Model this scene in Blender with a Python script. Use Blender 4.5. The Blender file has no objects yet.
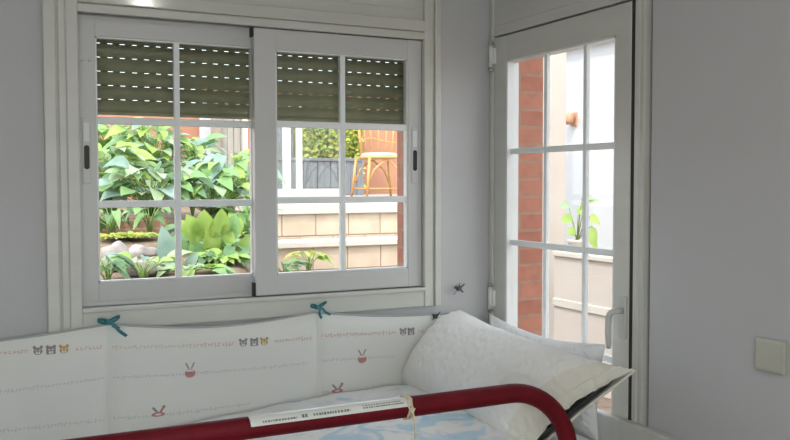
import bpy, bmesh, math, random
from mathutils import Vector, Matrix, noise
random.seed(7)
S = bpy.context.scene
COL = S.collection
PI = math.pi
V = Vector

# ------------------------------------------------------------------ camera
CAM = V((-1.836, -2.86, 1.55)); FPX = 862.5
_yaw, _pit, _rol = math.radians(26.384), math.radians(-2.489), math.radians(-0.0907)
_f = V((math.sin(_yaw)*math.cos(_pit), math.cos(_yaw)*math.cos(_pit), math.sin(_pit)))
_r = V((math.cos(_yaw), -math.sin(_yaw), 0)); _u = _r.cross(_f)
_r2 = _r*math.cos(_rol)+_u*math.sin(_rol); _u2 = _u*math.cos(_rol)-_r*math.sin(_rol)
cd = bpy.data.cameras.new('camera'); cam = bpy.data.objects.new('camera', cd); COL.objects.link(cam)
m = Matrix((( _r2.x, _u2.x, -_f.x), (_r2.y, _u2.y, -_f.y), (_r2.z, _u2.z, -_f.z)))
cam.matrix_world = Matrix.Translation(CAM) @ m.to_4x4()
cd.sensor_width = 36; cd.lens = 36*FPX/790; cd.clip_start = .02; cd.clip_end = 200
S.camera = cam

def at(px, py, Y=None, X=None, Z=None):
    """point on a plane of the room seen at photo pixel (used to survey positions)"""
    d = _r2*((px-395)/FPX) + _u2*((220-py)/FPX) + _f
    t = (Y-CAM.y)/d.y if Y is not None else (X-CAM.x)/d.x if X is not None else (Z-CAM.z)/d.z
    return CAM + d*t

# ------------------------------------------------------------------ materials
def new_mat(name):
    mt = bpy.data.materials.new(name); mt.use_nodes = True
    nt = mt.node_tree
    return mt, nt, nt.nodes['Principled BSDF']
def N(nt, kind, **kw):
    n = nt.nodes.new(kind)
    for k, v in kw.items():
        if k in n.inputs: n.inputs[k].default_value = v
        else: setattr(n, k, v)
    return n
def ramp(nt, fac, stops):
    r = N(nt, 'ShaderNodeValToRGB')
    e = r.color_ramp.elements
    while len(e) < len(stops): e.new(.5)
    for el, (p, c) in zip(e, stops): el.position = p; el.color = (*c, 1)
    nt.links.new(fac, r.inputs['Fac']); return r.outputs['Color']
def coords(nt, scale=(1,1,1)):
    tc = N(nt, 'ShaderNodeTexCoord'); mp = N(nt, 'ShaderNodeMapping')
    mp.inputs['Scale'].default_value = scale
    nt.links.new(tc.outputs['Object'], mp.inputs['Vector']); return mp.outputs['Vector']
def mat(name, c1, c2=None, scale=8, rough=.6, bump=0, bscale=60, metal=0, stretch=(1,1,1), spec=.5, detail=4, lo=.35, hi=.65):
    mt, nt, b = new_mat(name)
    v = coords(nt, stretch)
    b.inputs['Roughness'].default_value = rough; b.inputs['Metallic'].default_value = metal
    b.inputs['Specular IOR Level'].default_value = spec
    if c2 is None: c2 = tuple(x*.93 for x in c1)
    n = N(nt, 'ShaderNodeTexNoise', Scale=scale, Detail=detail); nt.links.new(v, n.inputs['Vector'])
    nt.links.new(ramp(nt, n.outputs['Fac'], [(lo, c1), (hi, c2)]), b.inputs['Base Color'])
    if bump:
        n2 = N(nt, 'ShaderNodeTexNoise', Scale=bscale, Detail=3); nt.links.new(v, n2.inputs['Vector'])
        bp = N(nt, 'ShaderNodeBump', Strength=bump, Distance=.01); nt.links.new(n2.outputs['Fac'], bp.inputs['Height'])
        nt.links.new(bp.outputs['Normal'], b.inputs['Normal'])
    return mt
def brick_mat(name, plane, cols, mortar, bw, bh, ms, rough=.85, squash=1):
    mt, nt, b = new_mat(name)
    tc = N(nt, 'ShaderNodeTexCoord'); sp = N(nt, 'ShaderNodeSeparateXYZ'); cb = N(nt, 'ShaderNodeCombineXYZ')
    nt.links.new(tc.outputs['Object'], sp.inputs[0])
    nt.links.new(sp.outputs['XYZ'.index(plane[0])], cb.inputs[0]); nt.links.new(sp.outputs['XYZ'.index(plane[1])], cb.inputs[1])
    bt = N(nt, 'ShaderNodeTexBrick')
    bt.inputs['Scale'].default_value = 1; bt.inputs['Brick Width'].default_value = bw; bt.inputs['Row Height'].default_value = bh
    bt.inputs['Mortar Size'].default_value = ms; bt.inputs['Color1'].default_value = (*cols[0],1); bt.inputs['Color2'].default_value = (*cols[1],1)
    bt.inputs['Mortar'].default_value = (*mortar,1)
    nt.links.new(cb.outputs[0], bt.inputs['Vector'])
    n = N(nt, 'ShaderNodeTexNoise', Scale=30, Detail=4); nt.links.new(tc.outputs['Object'], n.inputs['Vector'])
    mx = N(nt, 'ShaderNodeMix', data_type='RGBA', blend_type='MULTIPLY'); mx.inputs[0].default_value = .5
    nt.links.new(bt.outputs['Color'], mx.inputs[6]); nt.links.new(ramp(nt, n.outputs['Fac'], [(.3,(.7,.7,.7)),(.7,(1.15,1.15,1.15))]), mx.inputs[7])
    nt.links.new(mx.outputs[2], b.inputs['Base Color']); b.inputs['Roughness'].default_value = rough
    bp = N(nt, 'ShaderNodeBump', Strength=.5, Distance=.01, invert=True)
    nt.links.new(bt.outputs['Fac'], bp.inputs['Height']); nt.links.new(bp.outputs['Normal'], b.inputs['Normal'])
    return mt
def glass_mat():
    mt = bpy.data.materials.new('window_glass'); mt.use_nodes = True; nt = mt.node_tree
    nt.nodes.remove(nt.nodes['Principled BSDF'])
    out = nt.nodes['Material Output']
    t = N(nt, 'ShaderNodeBsdfTransparent'); t.inputs[0].default_value = (.95,.97,.96,1)
    g = N(nt, 'ShaderNodeBsdfGlossy'); g.inputs['Roughness'].default_value = .02
    lw = N(nt, 'ShaderNodeLayerWeight', Blend=.5); pw_ = N(nt, 'ShaderNodeMath', operation='POWER'); pw_.inputs[1].default_value = 5
    fr = N(nt, 'ShaderNodeMath', operation='MULTIPLY_ADD'); fr.inputs[1].default_value = .92; fr.inputs[2].default_value = .03
    nt.links.new(lw.outputs['Facing'], pw_.inputs[0]); nt.links.new(pw_.outputs[0], fr.inputs[0]); mx = N(nt, 'ShaderNodeMixShader')
    n = N(nt, 'ShaderNodeTexNoise', Scale=3); v = coords(nt); nt.links.new(v, n.inputs['Vector'])
    bp = N(nt, 'ShaderNodeBump', Strength=.02, Distance=.002); nt.links.new(n.outputs['Fac'], bp.inputs['Height'])
    nt.links.new(bp.outputs['Normal'], g.inputs['Normal'])
    nt.links.new(fr.outputs[0], mx.inputs[0]); nt.links.new(t.outputs[0], mx.inputs[1]); nt.links.new(g.outputs[0], mx.inputs[2])
    nt.links.new(mx.outputs[0], out.inputs[0]); return mt
def leaf_mat(name, c1, c2, vein=None, rough=.45):
    mt, nt, b = new_mat(name)
    v = coords(nt)
    n = N(nt, 'ShaderNodeTexNoise', Scale=9, Detail=3); nt.links.new(v, n.inputs['Vector'])
    col = ramp(nt, n.outputs['Fac'], [(.35, c1), (.65, c2)])
    nt.links.new(col, b.inputs['Base Color']); b.inputs['Roughness'].default_value = rough
    tr = N(nt, 'ShaderNodeBsdfTranslucent'); nt.links.new(col, tr.inputs[0])
    mx = N(nt, 'ShaderNodeMixShader'); mx.inputs[0].default_value = .35
    out = nt.nodes['Material Output']
    nt.links.new(b.outputs[0], mx.inputs[1]); nt.links.new(tr.outputs[0], mx.inputs[2]); nt.links.new(mx.outputs[0], out.inputs[0])
    return mt
def cloth_mat(name, c1, c2, nscale=3, weave=420, bump=.25, crinkle=0):
    mt, nt, b = new_mat(name)
    v = coords(nt)
    n = N(nt, 'ShaderNodeTexNoise', Scale=nscale, Detail=5); nt.links.new(v, n.inputs['Vector'])
    nt.links.new(ramp(nt, n.outputs['Fac'], [(.35, c1), (.65, c2)]), b.inputs['Base Color'])
    b.inputs['Roughness'].default_value = .9; b.inputs['Specular IOR Level'].default_value = .15
    b.inputs['Sheen Weight'].default_value = .15
    w = N(nt, 'ShaderNodeTexNoise', Scale=weave, Detail=2); nt.links.new(v, w.inputs['Vector'])
    h = w.outputs['Fac']
    if crinkle:
        mp = N(nt, 'ShaderNodeMapping'); mp.inputs['Rotation'].default_value = (.5,.3,.6); mp.inputs['Scale'].default_value = (9, 40, 30)
        nt.links.new(v, mp.inputs['Vector'])
        w2 = N(nt, 'ShaderNodeTexNoise', Scale=crinkle, Detail=3); nt.links.new(mp.outputs[0], w2.inputs['Vector'])
        ad = N(nt, 'ShaderNodeMath', operation='MULTIPLY_ADD'); ad.inputs[1].default_value = 3.0
        nt.links.new(w2.outputs['Fac'], ad.inputs[0]); nt.links.new(h, ad.inputs[2]); h = ad.outputs[0]
    bp = N(nt, 'ShaderNodeBump', Strength=bump, Distance=.004); nt.links.new(h, bp.inputs['Height'])
    nt.links.new(bp.outputs['Normal'], b.inputs['Normal']); return mt
def duvet_mat():
    mt, nt, b = new_mat('printed_cotton_duvet')
    v = coords(nt)
    n = N(nt, 'ShaderNodeTexNoise', Scale=5.5, Detail=2, Distortion=.6); nt.links.new(v, n.inputs['Vector'])
    c1 = ramp(nt, n.outputs['Fac'], [(.57,(.82,.82,.80)), (.62,(.52,.68,.77)), (.68,(.55,.71,.80)), (.72,(.80,.81,.81))])
    n2 = N(nt, 'ShaderNodeTexNoise', Scale=16, Detail=2); nt.links.new(v, n2.inputs['Vector'])
    c2 = ramp(nt, n2.outputs['Fac'], [(.54,(1,1,1)), (.63,(.84,.85,.95)), (.7,(1,1,1))])
    mx = N(nt, 'ShaderNodeMix', data_type='RGBA', blend_type='MULTIPLY'); mx.inputs[0].default_value = .8
    nt.links.new(c1, mx.inputs[6]); nt.links.new(c2, mx.inputs[7]); nt.links.new(mx.outputs[2], b.inputs['Base Color'])
    b.inputs['Roughness'].default_value = .9; b.inputs['Specular IOR Level'].default_value = .1
    w = N(nt, 'ShaderNodeTexNoise', Scale=40, Detail=4); nt.links.new(v, w.inputs['Vector'])
    bp = N(nt, 'ShaderNodeBump', Strength=.25, Distance=.006); nt.links.new(w.outputs['Fac'], bp.inputs['Height'])
    nt.links.new(bp.outputs['Normal'], b.inputs['Normal']); return mt

M = {}
M['wall'] = mat('wall_paint', (.515,.515,.522), (.495,.495,.502), scale=2, rough=.75, bump=.04, bscale=120)
M['ceil'] = mat('ceiling_paint', (.75,.75,.74), rough=.9)
M['floor'] = mat('floor_parquet', (.33,.22,.13), (.24,.15,.09), scale=3, stretch=(2,12,1), rough=.4)
M['trim'] = mat('painted_wood_trim', (.59,.59,.545), (.56,.56,.515), scale=3, stretch=(1,1,6), rough=.34, bump=.03, bscale=40)
M['gloss'] = mat('glossy_white_lacquer', (.57,.57,.525), (.55,.55,.505), scale=2, rough=.12)
M['alu'] = mat('white_lacquered_aluminium', (.57,.57,.56), (.55,.55,.54), scale=2, rough=.32)
M['bead'] = mat('white_glazing_bead', (.74,.75,.74), rough=.35)
M['munt'] = mat('grey_muntin_bar', (.80,.83,.83), (.77,.80,.80), rough=.4)
M['shut'] = mat('olive_shutter_slat', (.285,.27,.165), (.25,.238,.145), scale=20, rough=.5)
M['black'] = mat('black_plastic', (.012,.012,.012), rough=.5)
M['dark'] = mat('dark_seal_and_gap_shade', (.03,.03,.028), rough=.8)
M['steel'] = mat('brushed_steel', (.55,.55,.53), rough=.35, metal=1)
M['switch'] = mat('ivory_plastic', (.50,.50,.43), (.475,.475,.405), rough=.35)
M['glass'] = glass_mat()
M['red'] = mat('dark_red_padding', (.15,.004,.011), (.115,.003,.008), scale=25, rough=.62, bump=.12, bscale=300, spec=.25)
M['label'] = mat('glossy_white_label', (.78,.79,.74), (.72,.73,.68), rough=.25)
M['ink'] = mat('grey_ink', (.18,.19,.18), rough=.6)
M['cream'] = mat('cream_cord', (.72,.65,.46), (.62,.55,.38), scale=80, rough=.9)
M['teal'] = mat('teal_satin_ribbon', (.02,.17,.19), (.015,.13,.15), scale=30, rough=.5)
M['greyrib'] = mat('dark_grey_ribbon', (.06,.075,.08), (.09,.10,.10), scale=60, rough=.7)
M['bump'] = cloth_mat('bumper_cotton', (.73,.73,.695), (.69,.69,.65), nscale=2, bump=.15)
M['bpipe'] = mat('shade_grey_piping', (.42,.43,.42), rough=.9)  # grey paints the shadow line along the bumper's top edge
M['pr_pink'] = mat('pink_print', (.62,.36,.34), (.66,.46,.42), scale=90, rough=.9)
M['pr_tan'] = mat('tan_print', (.58,.48,.40), (.64,.56,.48), scale=90, rough=.9)
M['pr_grey'] = mat('pale_grey_print', (.52,.53,.52), (.60,.60,.58), scale=90, rough=.9)
M['pr_dark'] = mat('charcoal_print', (.24,.21,.23), (.30,.27,.28), scale=90, rough=.9)
M['pr_yel'] = mat('mustard_print', (.50,.33,.10), rough=.9)
M['pr_red'] = mat('brick_red_print', (.54,.25,.24), (.50,.21,.21), scale=90, rough=.9)
M['pr_brown'] = mat('brown_print', (.36,.24,.20), rough=.9)
M['pill'] = cloth_mat('crinkled_white_cotton', (.86,.85,.82), (.82,.81,.77), nscale=4, bump=.5, crinkle=1)
M['hem'] = cloth_mat('beige_cotton_hem', (.78,.755,.67), (.74,.715,.63), nscale=6, bump=.4)
M['inner'] = mat('shade_painted_ticking', (.035,.033,.032), rough=.95)  # near black paints the shade inside the open pillowcase
M['pill2'] = cloth_mat('plain_white_cotton', (.76,.76,.76), (.72,.72,.72), nscale=4, bump=.2)
M['contact_shade'] = mat('painted_contact_shade', (.03,.035,.05), rough=.9)
M['duvet'] = duvet_mat()
M['matt'] = cloth_mat('mattress_ticking', (.72,.72,.70), (.68,.68,.66))
M['bedwood'] = mat('white_painted_bed_wood', (.58,.585,.55), (.54,.545,.51), scale=4, stretch=(1,6,1), rough=.45)
M['redcloth'] = mat('red_cotton_cloth', (.36,.03,.05), rough=.9)
# outside
M['brickX'] = brick_mat('red_brick_reveal_x', 'XZ', ((.36,.125,.08),(.43,.175,.11)), (.34,.20,.14), .22, .068, .006)
M['brickY'] = brick_mat('red_brick_reveal_y', 'YZ', ((.36,.125,.08),(.43,.175,.11)), (.34,.20,.14), .22, .068, .006)
M['stone'] = mat('cream_stone_tiles', (0.488,0.409,0.317), (0.436,0.343,0.257), scale=5, rough=.8, bump=.15, bscale=30)
M['joint'] = mat('pinkish_mortar', (0.363,0.251,0.198), rough=.9)
M['coping'] = mat('pale_stone_coping', (0.508,0.471,0.422), (0.471,0.434,0.384), scale=6, rough=.8)
M['render'] = mat('cream_render', (0.471,0.422,0.378), (0.453,0.397,0.353), scale=3, rough=.9)
M['white'] = mat('white_render', (0.521,0.527,0.546), (0.496,0.508,0.533), scale=2, rough=.9)
M['terra'] = mat('orange_terracotta_render', (0.409,0.211,0.136), (0.384,0.186,0.118), scale=2.5, rough=.9)
M['terrafl'] = mat('terrace_tiles', (0.360,0.285,0.236), (0.310,0.242,0.198), scale=5, rough=.8)
M['soil'] = mat('garden_soil', (.13,.085,.055), (.22,.16,.11), scale=14, rough=1, bump=.6, bscale=30)
M['rock'] = mat('grey_rock', (0.336,0.308,0.294), (0.238,0.217,0.210), scale=9, rough=.9, bump=.4, bscale=25)
M['kerb'] = brick_mat('brown_brick_kerb', 'XZ', ((.30,.16,.10),(.36,.20,.12)), (.34,.27,.21), .2, .07, .008)
M['pvc'] = mat('white_pvc_profile', (0.645,0.645,0.645), rough=.4)
M['fence'] = mat('dark_grey_boards', (.13,.14,.16), (.19,.20,.22), scale=6, stretch=(8,1,1), rough=.7)
M['boards'] = mat('pale_weathered_boards', (0.322,0.301,0.266), (0.266,0.245,0.217), scale=5, stretch=(8,8,1), rough=.8)
M['post'] = mat('weathered_brown_post', (.24,.19,.15), (.30,.25,.20), scale=5, stretch=(8,8,1), rough=.8)
M['rattan'] = mat('golden_rattan', (0.528,0.304,0.104), (0.448,0.240,0.080), scale=30, rough=.5)
M['l_lime'] = leaf_mat('lime_leaf', (0.352,0.480,0.120), (0.272,0.424,0.096))
M['l_mid'] = leaf_mat('mid_green_leaf', (0.176,0.336,0.120), (0.240,0.400,0.160))
M['l_dark'] = leaf_mat('deep_green_leaf', (0.085,0.187,0.076), (0.145,0.272,0.111))
M['l_blue'] = leaf_mat('blue_green_leaf', (0.202,0.324,0.266), (0.302,0.418,0.360))
M['l_pale'] = leaf_mat('pale_green_leaf', (0.390,0.484,0.312), (0.296,0.421,0.218))
M['l_yel'] = leaf_mat('yellow_green_leaf', (0.528,0.512,0.112), (0.416,0.448,0.088))
M['stemg'] = mat('green_stem', (.14,.24,.06), (.20,.28,.09), rough=.6)
M['pot'] = mat('terracotta_pot', (.55,.30,.19), (.48,.25,.15), rough=.85)
M['lampglass'] = mat('glowing_opal_lamp_glass', (.9,.88,.82), rough=.3)
_b = M['lampglass'].node_tree.nodes['Principled BSDF']; _b.inputs['Emission Color'].default_value = (1,.98,.95,1); _b.inputs['Emission Strength'].default_value = 130

# ------------------------------------------------------------------ mesh builder
class MB:
    def __init__(s): s.v = []; s.f = []; s.mi = []; s.mats = []; s.cur = 0; s.sm = []; s.smooth = False
    def use(s, mk):
        if mk not in s.mats: s.mats.append(mk)
        s.cur = s.mats.index(mk); return s
    def add(s, vs, fs):
        o = len(s.v); s.v += [V(p) for p in vs]
        for f in fs: s.f.append([i+o for i in f]); s.mi.append(s.cur); s.sm.append(s.smooth)
        return s
    def box(s, a, b, bev=0):
        (x0,y0,z0),(x1,y1,z1) = [tuple(min(p,q) for p,q in zip(a,b)), tuple(max(p,q) for p,q in zip(a,b))]
        bev = min(bev, .49*(x1-x0), .49*(y1-y0), .49*(z1-z0))
        if bev <= 0:
            return s.add([(x0,y0,z0),(x1,y0,z0),(x1,y1,z0),(x0,y1,z0),(x0,y0,z1),(x1,y0,z1),(x1,y1,z1),(x0,y1,z1)],
                     [(0,3,2,1),(4,5,6,7),(0,1,5,4),(1,2,6,5),(2,3,7,6),(3,0,4,7)])
        bm = bmesh.new(); bmesh.ops.create_cube(bm, size=1)
        for v in bm.verts: v.co = V(((x0+x1)/2+v.co.x*(x1-x0), (y0+y1)/2+v.co.y*(y1-y0), (z0+z1)/2+v.co.z*(z1-z0)))
        bmesh.ops.bevel(bm, geom=list(bm.edges), offset=bev, segments=2, affect='EDGES', profile=.5)
        bm.verts.index_update()
        s.add([v.co.copy() for v in bm.verts], [[v.index for v in f.verts] for f in bm.faces]); bm.free(); return s
    def prism(s, poly, axis, a0, a1):
        """extrude a 2D polygon along an axis: 'x' -> poly in (y,z), 'y' -> (x,z), 'z' -> (x,y)"""
        mk = {'x': lambda p,a:(a,p[0],p[1]), 'y': lambda p,a:(p[0],a,p[1]), 'z': lambda p,a:(p[0],p[1],a)}[axis]
        n = len(poly)
        vs = [mk(p,a0) for p in poly]+[mk(p,a1) for p in poly]
        fs = [list(range(n)), list(range(2*n-1, n-1, -1))]+[[i,(i+1)%n+0,(i+1)%n+n,i+n] for i in range(n)]
        return s.add(vs, fs)
    def tube(s, pts, r, seg=10, cap=True, closed=False):
        pts = [V(p) for p in pts]; n = len(pts); sm = s.smooth; s.smooth = True
        rr = r if hasattr(r, '__len__') else [r]*n
        rings = []; up = None
        for i, p in enumerate(pts):
            a = pts[(i-1)%n] if closed or i > 0 else p; b = pts[(i+1)%n] if closed or i < n-1 else p
            t = (b-a).normalized()
            if up is None:
                up = V((0,0,1)) if abs(t.z) < .9 else V((1,0,0))
            e1 = (up - t*up.dot(t)).normalized(); e2 = t.cross(e1); up = e1
            rings.append([p+(e1*math.cos(2*PI*k/seg)+e2*math.sin(2*PI*k/seg))*rr[i] for k in range(seg)])
        vs = [q for ring in rings for q in ring]; fs = []
        for i in range(n if closed else n-1):
            j = (i+1)%n
            for k in range(seg): fs.append((i*seg+k, i*seg+(k+1)%seg, j*seg+(k+1)%seg, j*seg+k))
        if cap and not closed: fs += [list(range(seg-1,-1,-1)), [(n-1)*seg+k for k in range(seg)]]
        s.add(vs, fs); s.smooth = sm; return s
    def lathe(s, c, prof, seg=24):
        sm = s.smooth; s.smooth = True; c = V(c)
        vs = [c+V((r*math.cos(2*PI*k/seg), r*math.sin(2*PI*k/seg), z)) for r,z in prof for k in range(seg)]
        fs = [(i*seg+k, i*seg+(k+1)%seg, (i+1)*seg+(k+1)%seg, (i+1)*seg+k) for i in range(len(prof)-1) for k in range(seg)]
        fs += [list(range(seg-1,-1,-1)), [(len(prof)-1)*seg+k for k in range(seg)]]
        s.add(vs, fs); s.smooth = sm; return s
    def grid(s, fn, nu, nv, flip=False):
        sm = s.smooth; s.smooth = True
        vs = [fn(i/nu, j/nv) for i in range(nu+1) for j in range(nv+1)]
        fs = []
        for i in range(nu):
            for j in range(nv):
                q = (i*(nv+1)+j, (i+1)*(nv+1)+j, (i+1)*(nv+1)+j+1, i*(nv+1)+j+1)
                fs.append(q[::-1] if flip else q)
        s.add(vs, fs); s.smooth = sm; return s
    def leaf(s, base, d, up, L, W, droop=.35, fold=.25, n=6, tip=1.0):
        """broad leaf: curved midrib, two folded halves"""
        base = V(base); d = V(d).normalized(); side = d.cross(V(up)).normalized(); nrm = side.cross(d).normalized()
        sm = s.smooth; s.smooth = True
        vs = []; fs = []
        for i in range(n+1):
            t = i/n
            w = W*.5*(math.sin(PI*min(1,t**.75*tip))**.85 if 0 < t < 1 else .02)
            c = base + d*(L*t*(1-.12*t*droop)) - V((0,0,1))*(droop*L*t*t*.7) + nrm*(.06*L*math.sin(PI*t))
            wav = .05*W*math.sin(t*9+L*50)
            vs += [c - side*w + nrm*(fold*w+wav), c, c + side*w + nrm*(fold*w-wav)]
        for i in range(n):
            a = i*3
            fs += [(a, a+1, a+4, a+3), (a+1, a+2, a+5, a+4)]
        s.add(vs, fs); s.smooth = sm; return s
    def build(s, name, mk=None, parent=None, loc=None):
        me = bpy.data.meshes.new(name)
        off = V(loc) if loc is not None else V((0,0,0))
        if parent is not None and loc is None: off = ORIG.get(parent.name, V((0,0,0)))
        me.from_pydata([tuple(p-off) for p in s.v], [], s.f)
        mats = s.mats if mk is None else [mk]
        for k in mats: me.materials.append(M[k])
        for p, i, sm in zip(me.polygons, s.mi, s.sm): p.material_index = i if mk is None else 0; p.use_smooth = sm
        bm = bmesh.new(); bm.from_mesh(me); bmesh.ops.recalc_face_normals(bm, faces=bm.faces); bm.to_mesh(me); bm.free()
        o = bpy.data.objects.new(name, me); COL.objects.link(o)
        if parent is not None: o.parent = parent; ORIG[o.name] = off
        else: o.location = off; ORIG[o.name] = off
        return o
ORIG = {}
def tag(o, label=None, cat=None, group=None, kind=None):
    for k, v in (('label',label),('category',cat),('group',group),('kind',kind)):
        if v: o[k] = v
    return o
def thing(name, loc, label, cat, group=None, kind=None):
    o = bpy.data.objects.new(name, None); COL.objects.link(o); o.location = loc; o.empty_display_size = .1
    ORIG[o.name] = V(loc); return tag(o, label, cat, group, kind)
def struct(mb, name, mk=None, label=None, cat=None):
    return tag(mb.build(name, mk), label, cat, None, 'structure')
def nz(p, s=1.0): return noise.noise(V(p)*s)
def lerp(a, b, t): return a+(b-a)*t
def sst(a, b, x):
    t = max(0, min(1, (x-a)/(b-a))); return t*t*(3-2*t)

# ------------------------------------------------------------------ room shell
RX0, RY0, RH = -3.1, -3.7, 2.62
WX0, WX1, WZ0, WZ1 = -1.519, -.303, 1.157, 2.080        # window opening inside the trim
DY0, DY1, DZ1 = -.03, -.803, 2.108                      # door leaf opening
SBX0, SBX1 = -1.56, -.262                               # shutter box width
# back wall (plaster, 0..0.16 thick) with the window hole
b = MB()
b.box((RX0-.2,0,0),(WX0-.03,.16,RH)); b.box((WX1+.03,0,0),(.20,.16,RH))
b.box((WX0-.03,0,0),(WX1+.03,.16,WZ0-.03)); b.box((WX0-.03,0,2.42),(WX1+.03,.16,RH))
struct(b, 'wall_back', 'wall', 'off-white painted wall around the sliding window', 'wall')
b = MB()  # brick skin outside the back wall
b.box((RX0-.2,.16,0),(-1.56,.25,RH)); b.box((-.283,.16,0),(.22,.25,RH)); b.box((-1.56,.16,0),(-.283,.25,1.10)); b.box((-1.56,.16,2.24),(-.283,.25,RH))
struct(b, 'wall_back_brick', 'brickY', 'red brick outer skin of the wall outside the sliding window', 'wall')
b = MB()
b.box((0,RY0-.2,0),(.095,-.885,RH)); b.box((0,-.03,0),(.095,0,RH)); b.box((0,-.885,2.45),(.095,-.03,RH))
struct(b, 'wall_right', 'wall', 'off-white painted wall right of the glazed door', 'wall')
b = MB()
b.box((.095,RY0-.2,0),(.215,-.86,RH)); b.box((.095,-.04,0),(.22,.16,RH)); b.box((.095,-.86,2.3),(.215,-.04,RH))
struct(b, 'wall_right_brick', 'brickX', 'red brick reveal seen through the glazed door', 'wall')
struct(MB().box((RX0-.2,RY0-.2,0),(RX0,0,RH)), 'wall_left', 'wall', 'off-white painted wall left of the bed room', 'wall')
b = MB(); QX0,QX1,QZ0,QZ1 = -2.98,-1.16,.95,2.2
b.box((RX0,RY0-.2,0),(QX0,RY0,RH)); b.box((QX1,RY0-.2,0),(0,RY0,RH)); b.box((QX0,RY0-.2,0),(QX1,RY0,QZ0)); b.box((QX0,RY0-.2,QZ1),(QX1,RY0,RH))
f2 = MB()
for (p,q) in (((QX0,QZ0),(QX0+.06,QZ1)),((QX1-.06,QZ0),(QX1,QZ1)),((QX0,QZ0),(QX1,QZ0+.06)),((QX0,QZ1-.06),(QX1,QZ1)),((-2.10,QZ0),(-2.04,QZ1))): f2.box((p[0],RY0-.12,p[1]),(q[0],RY0-.06,q[1]),.004)
w2 = struct(f2, 'added_window', 'alu', 'added white two-pane window behind the viewer for fill light', 'window')  # unseen window added behind the camera to carry the fill light
MB().box((QX0+.06,RY0-.092,QZ0+.06),(QX1-.06,RY0-.088,QZ1-.06)).build('glass', 'glass', w2)
struct(b, 'wall_front', 'wall', 'off-white painted wall behind the viewer', 'wall')
struct(MB().box((RX0-.2,RY0-.2,-.12),(.22,.25,0)), 'floor', 'floor', 'dark wooden floor under the bed', 'floor')
struct(MB().box((RX0-.2,RY0-.2,RH),(.22,.25,RH+.15)), 'ceiling', 'ceil', 'white ceiling', 'ceiling')
b = MB()
b.box((RX0,-.015,0),(-.02,0,.09),.004)
struct(b, 'baseboard_back', 'trim', 'white baseboard along the window wall', 'baseboard')
struct(MB().box((-.015,RY0,0),(0,-.885,.09),.004), 'baseboard_right', 'trim', 'white baseboard along the right wall', 'baseboard')

# window architrave
b = MB().use('trim')
def jamb(xo, xi, z0, z1):
    s = 1 if xi > xo else -1; w = abs(xi-xo)
    def bx(f0, f1, yf): b.box((xo+s*w*f0, yf, z0),(xo+s*w*f1, .02, z1), .004)
    bx(0,.36,-.026); bx(.34,.44,-.012); bx(.42,.66,-.017); bx(.64,1,-.022)
jamb(-1.621, WX0, 1.083, RH-.001); jamb(-.235, WX1, 1.083, RH-.001)
for (z0,z1,yf,mk) in ((2.109,2.149,-.024,'gloss'),(2.104,2.111,-.010,'trim'),(2.080,2.106,-.019,'trim')): b.use(mk).box((WX0-.002,yf,z0),(WX1+.002,.02,z1),.003)
b.use('trim')
for (z0,z1,yf) in ((1.083,1.146,-.017),(1.142,1.157,-.026)): b.box((WX0-.002,yf,z0),(WX1+.002,.02,z1),.004)
struct(b, 'trim_1', None, 'moulded white wooden frame around the sliding window', 'window trim')
b = MB().box((WX0-.001,-.004,2.147),(WX1+.001,.02,2.45)); b.box((WX0+.03,-.008,2.19),(WX1-.03,.0,2.43),.003)
struct(b, 'trim_2', 'trim', 'white shutter box cover above the sliding window', 'shutter box')

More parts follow.
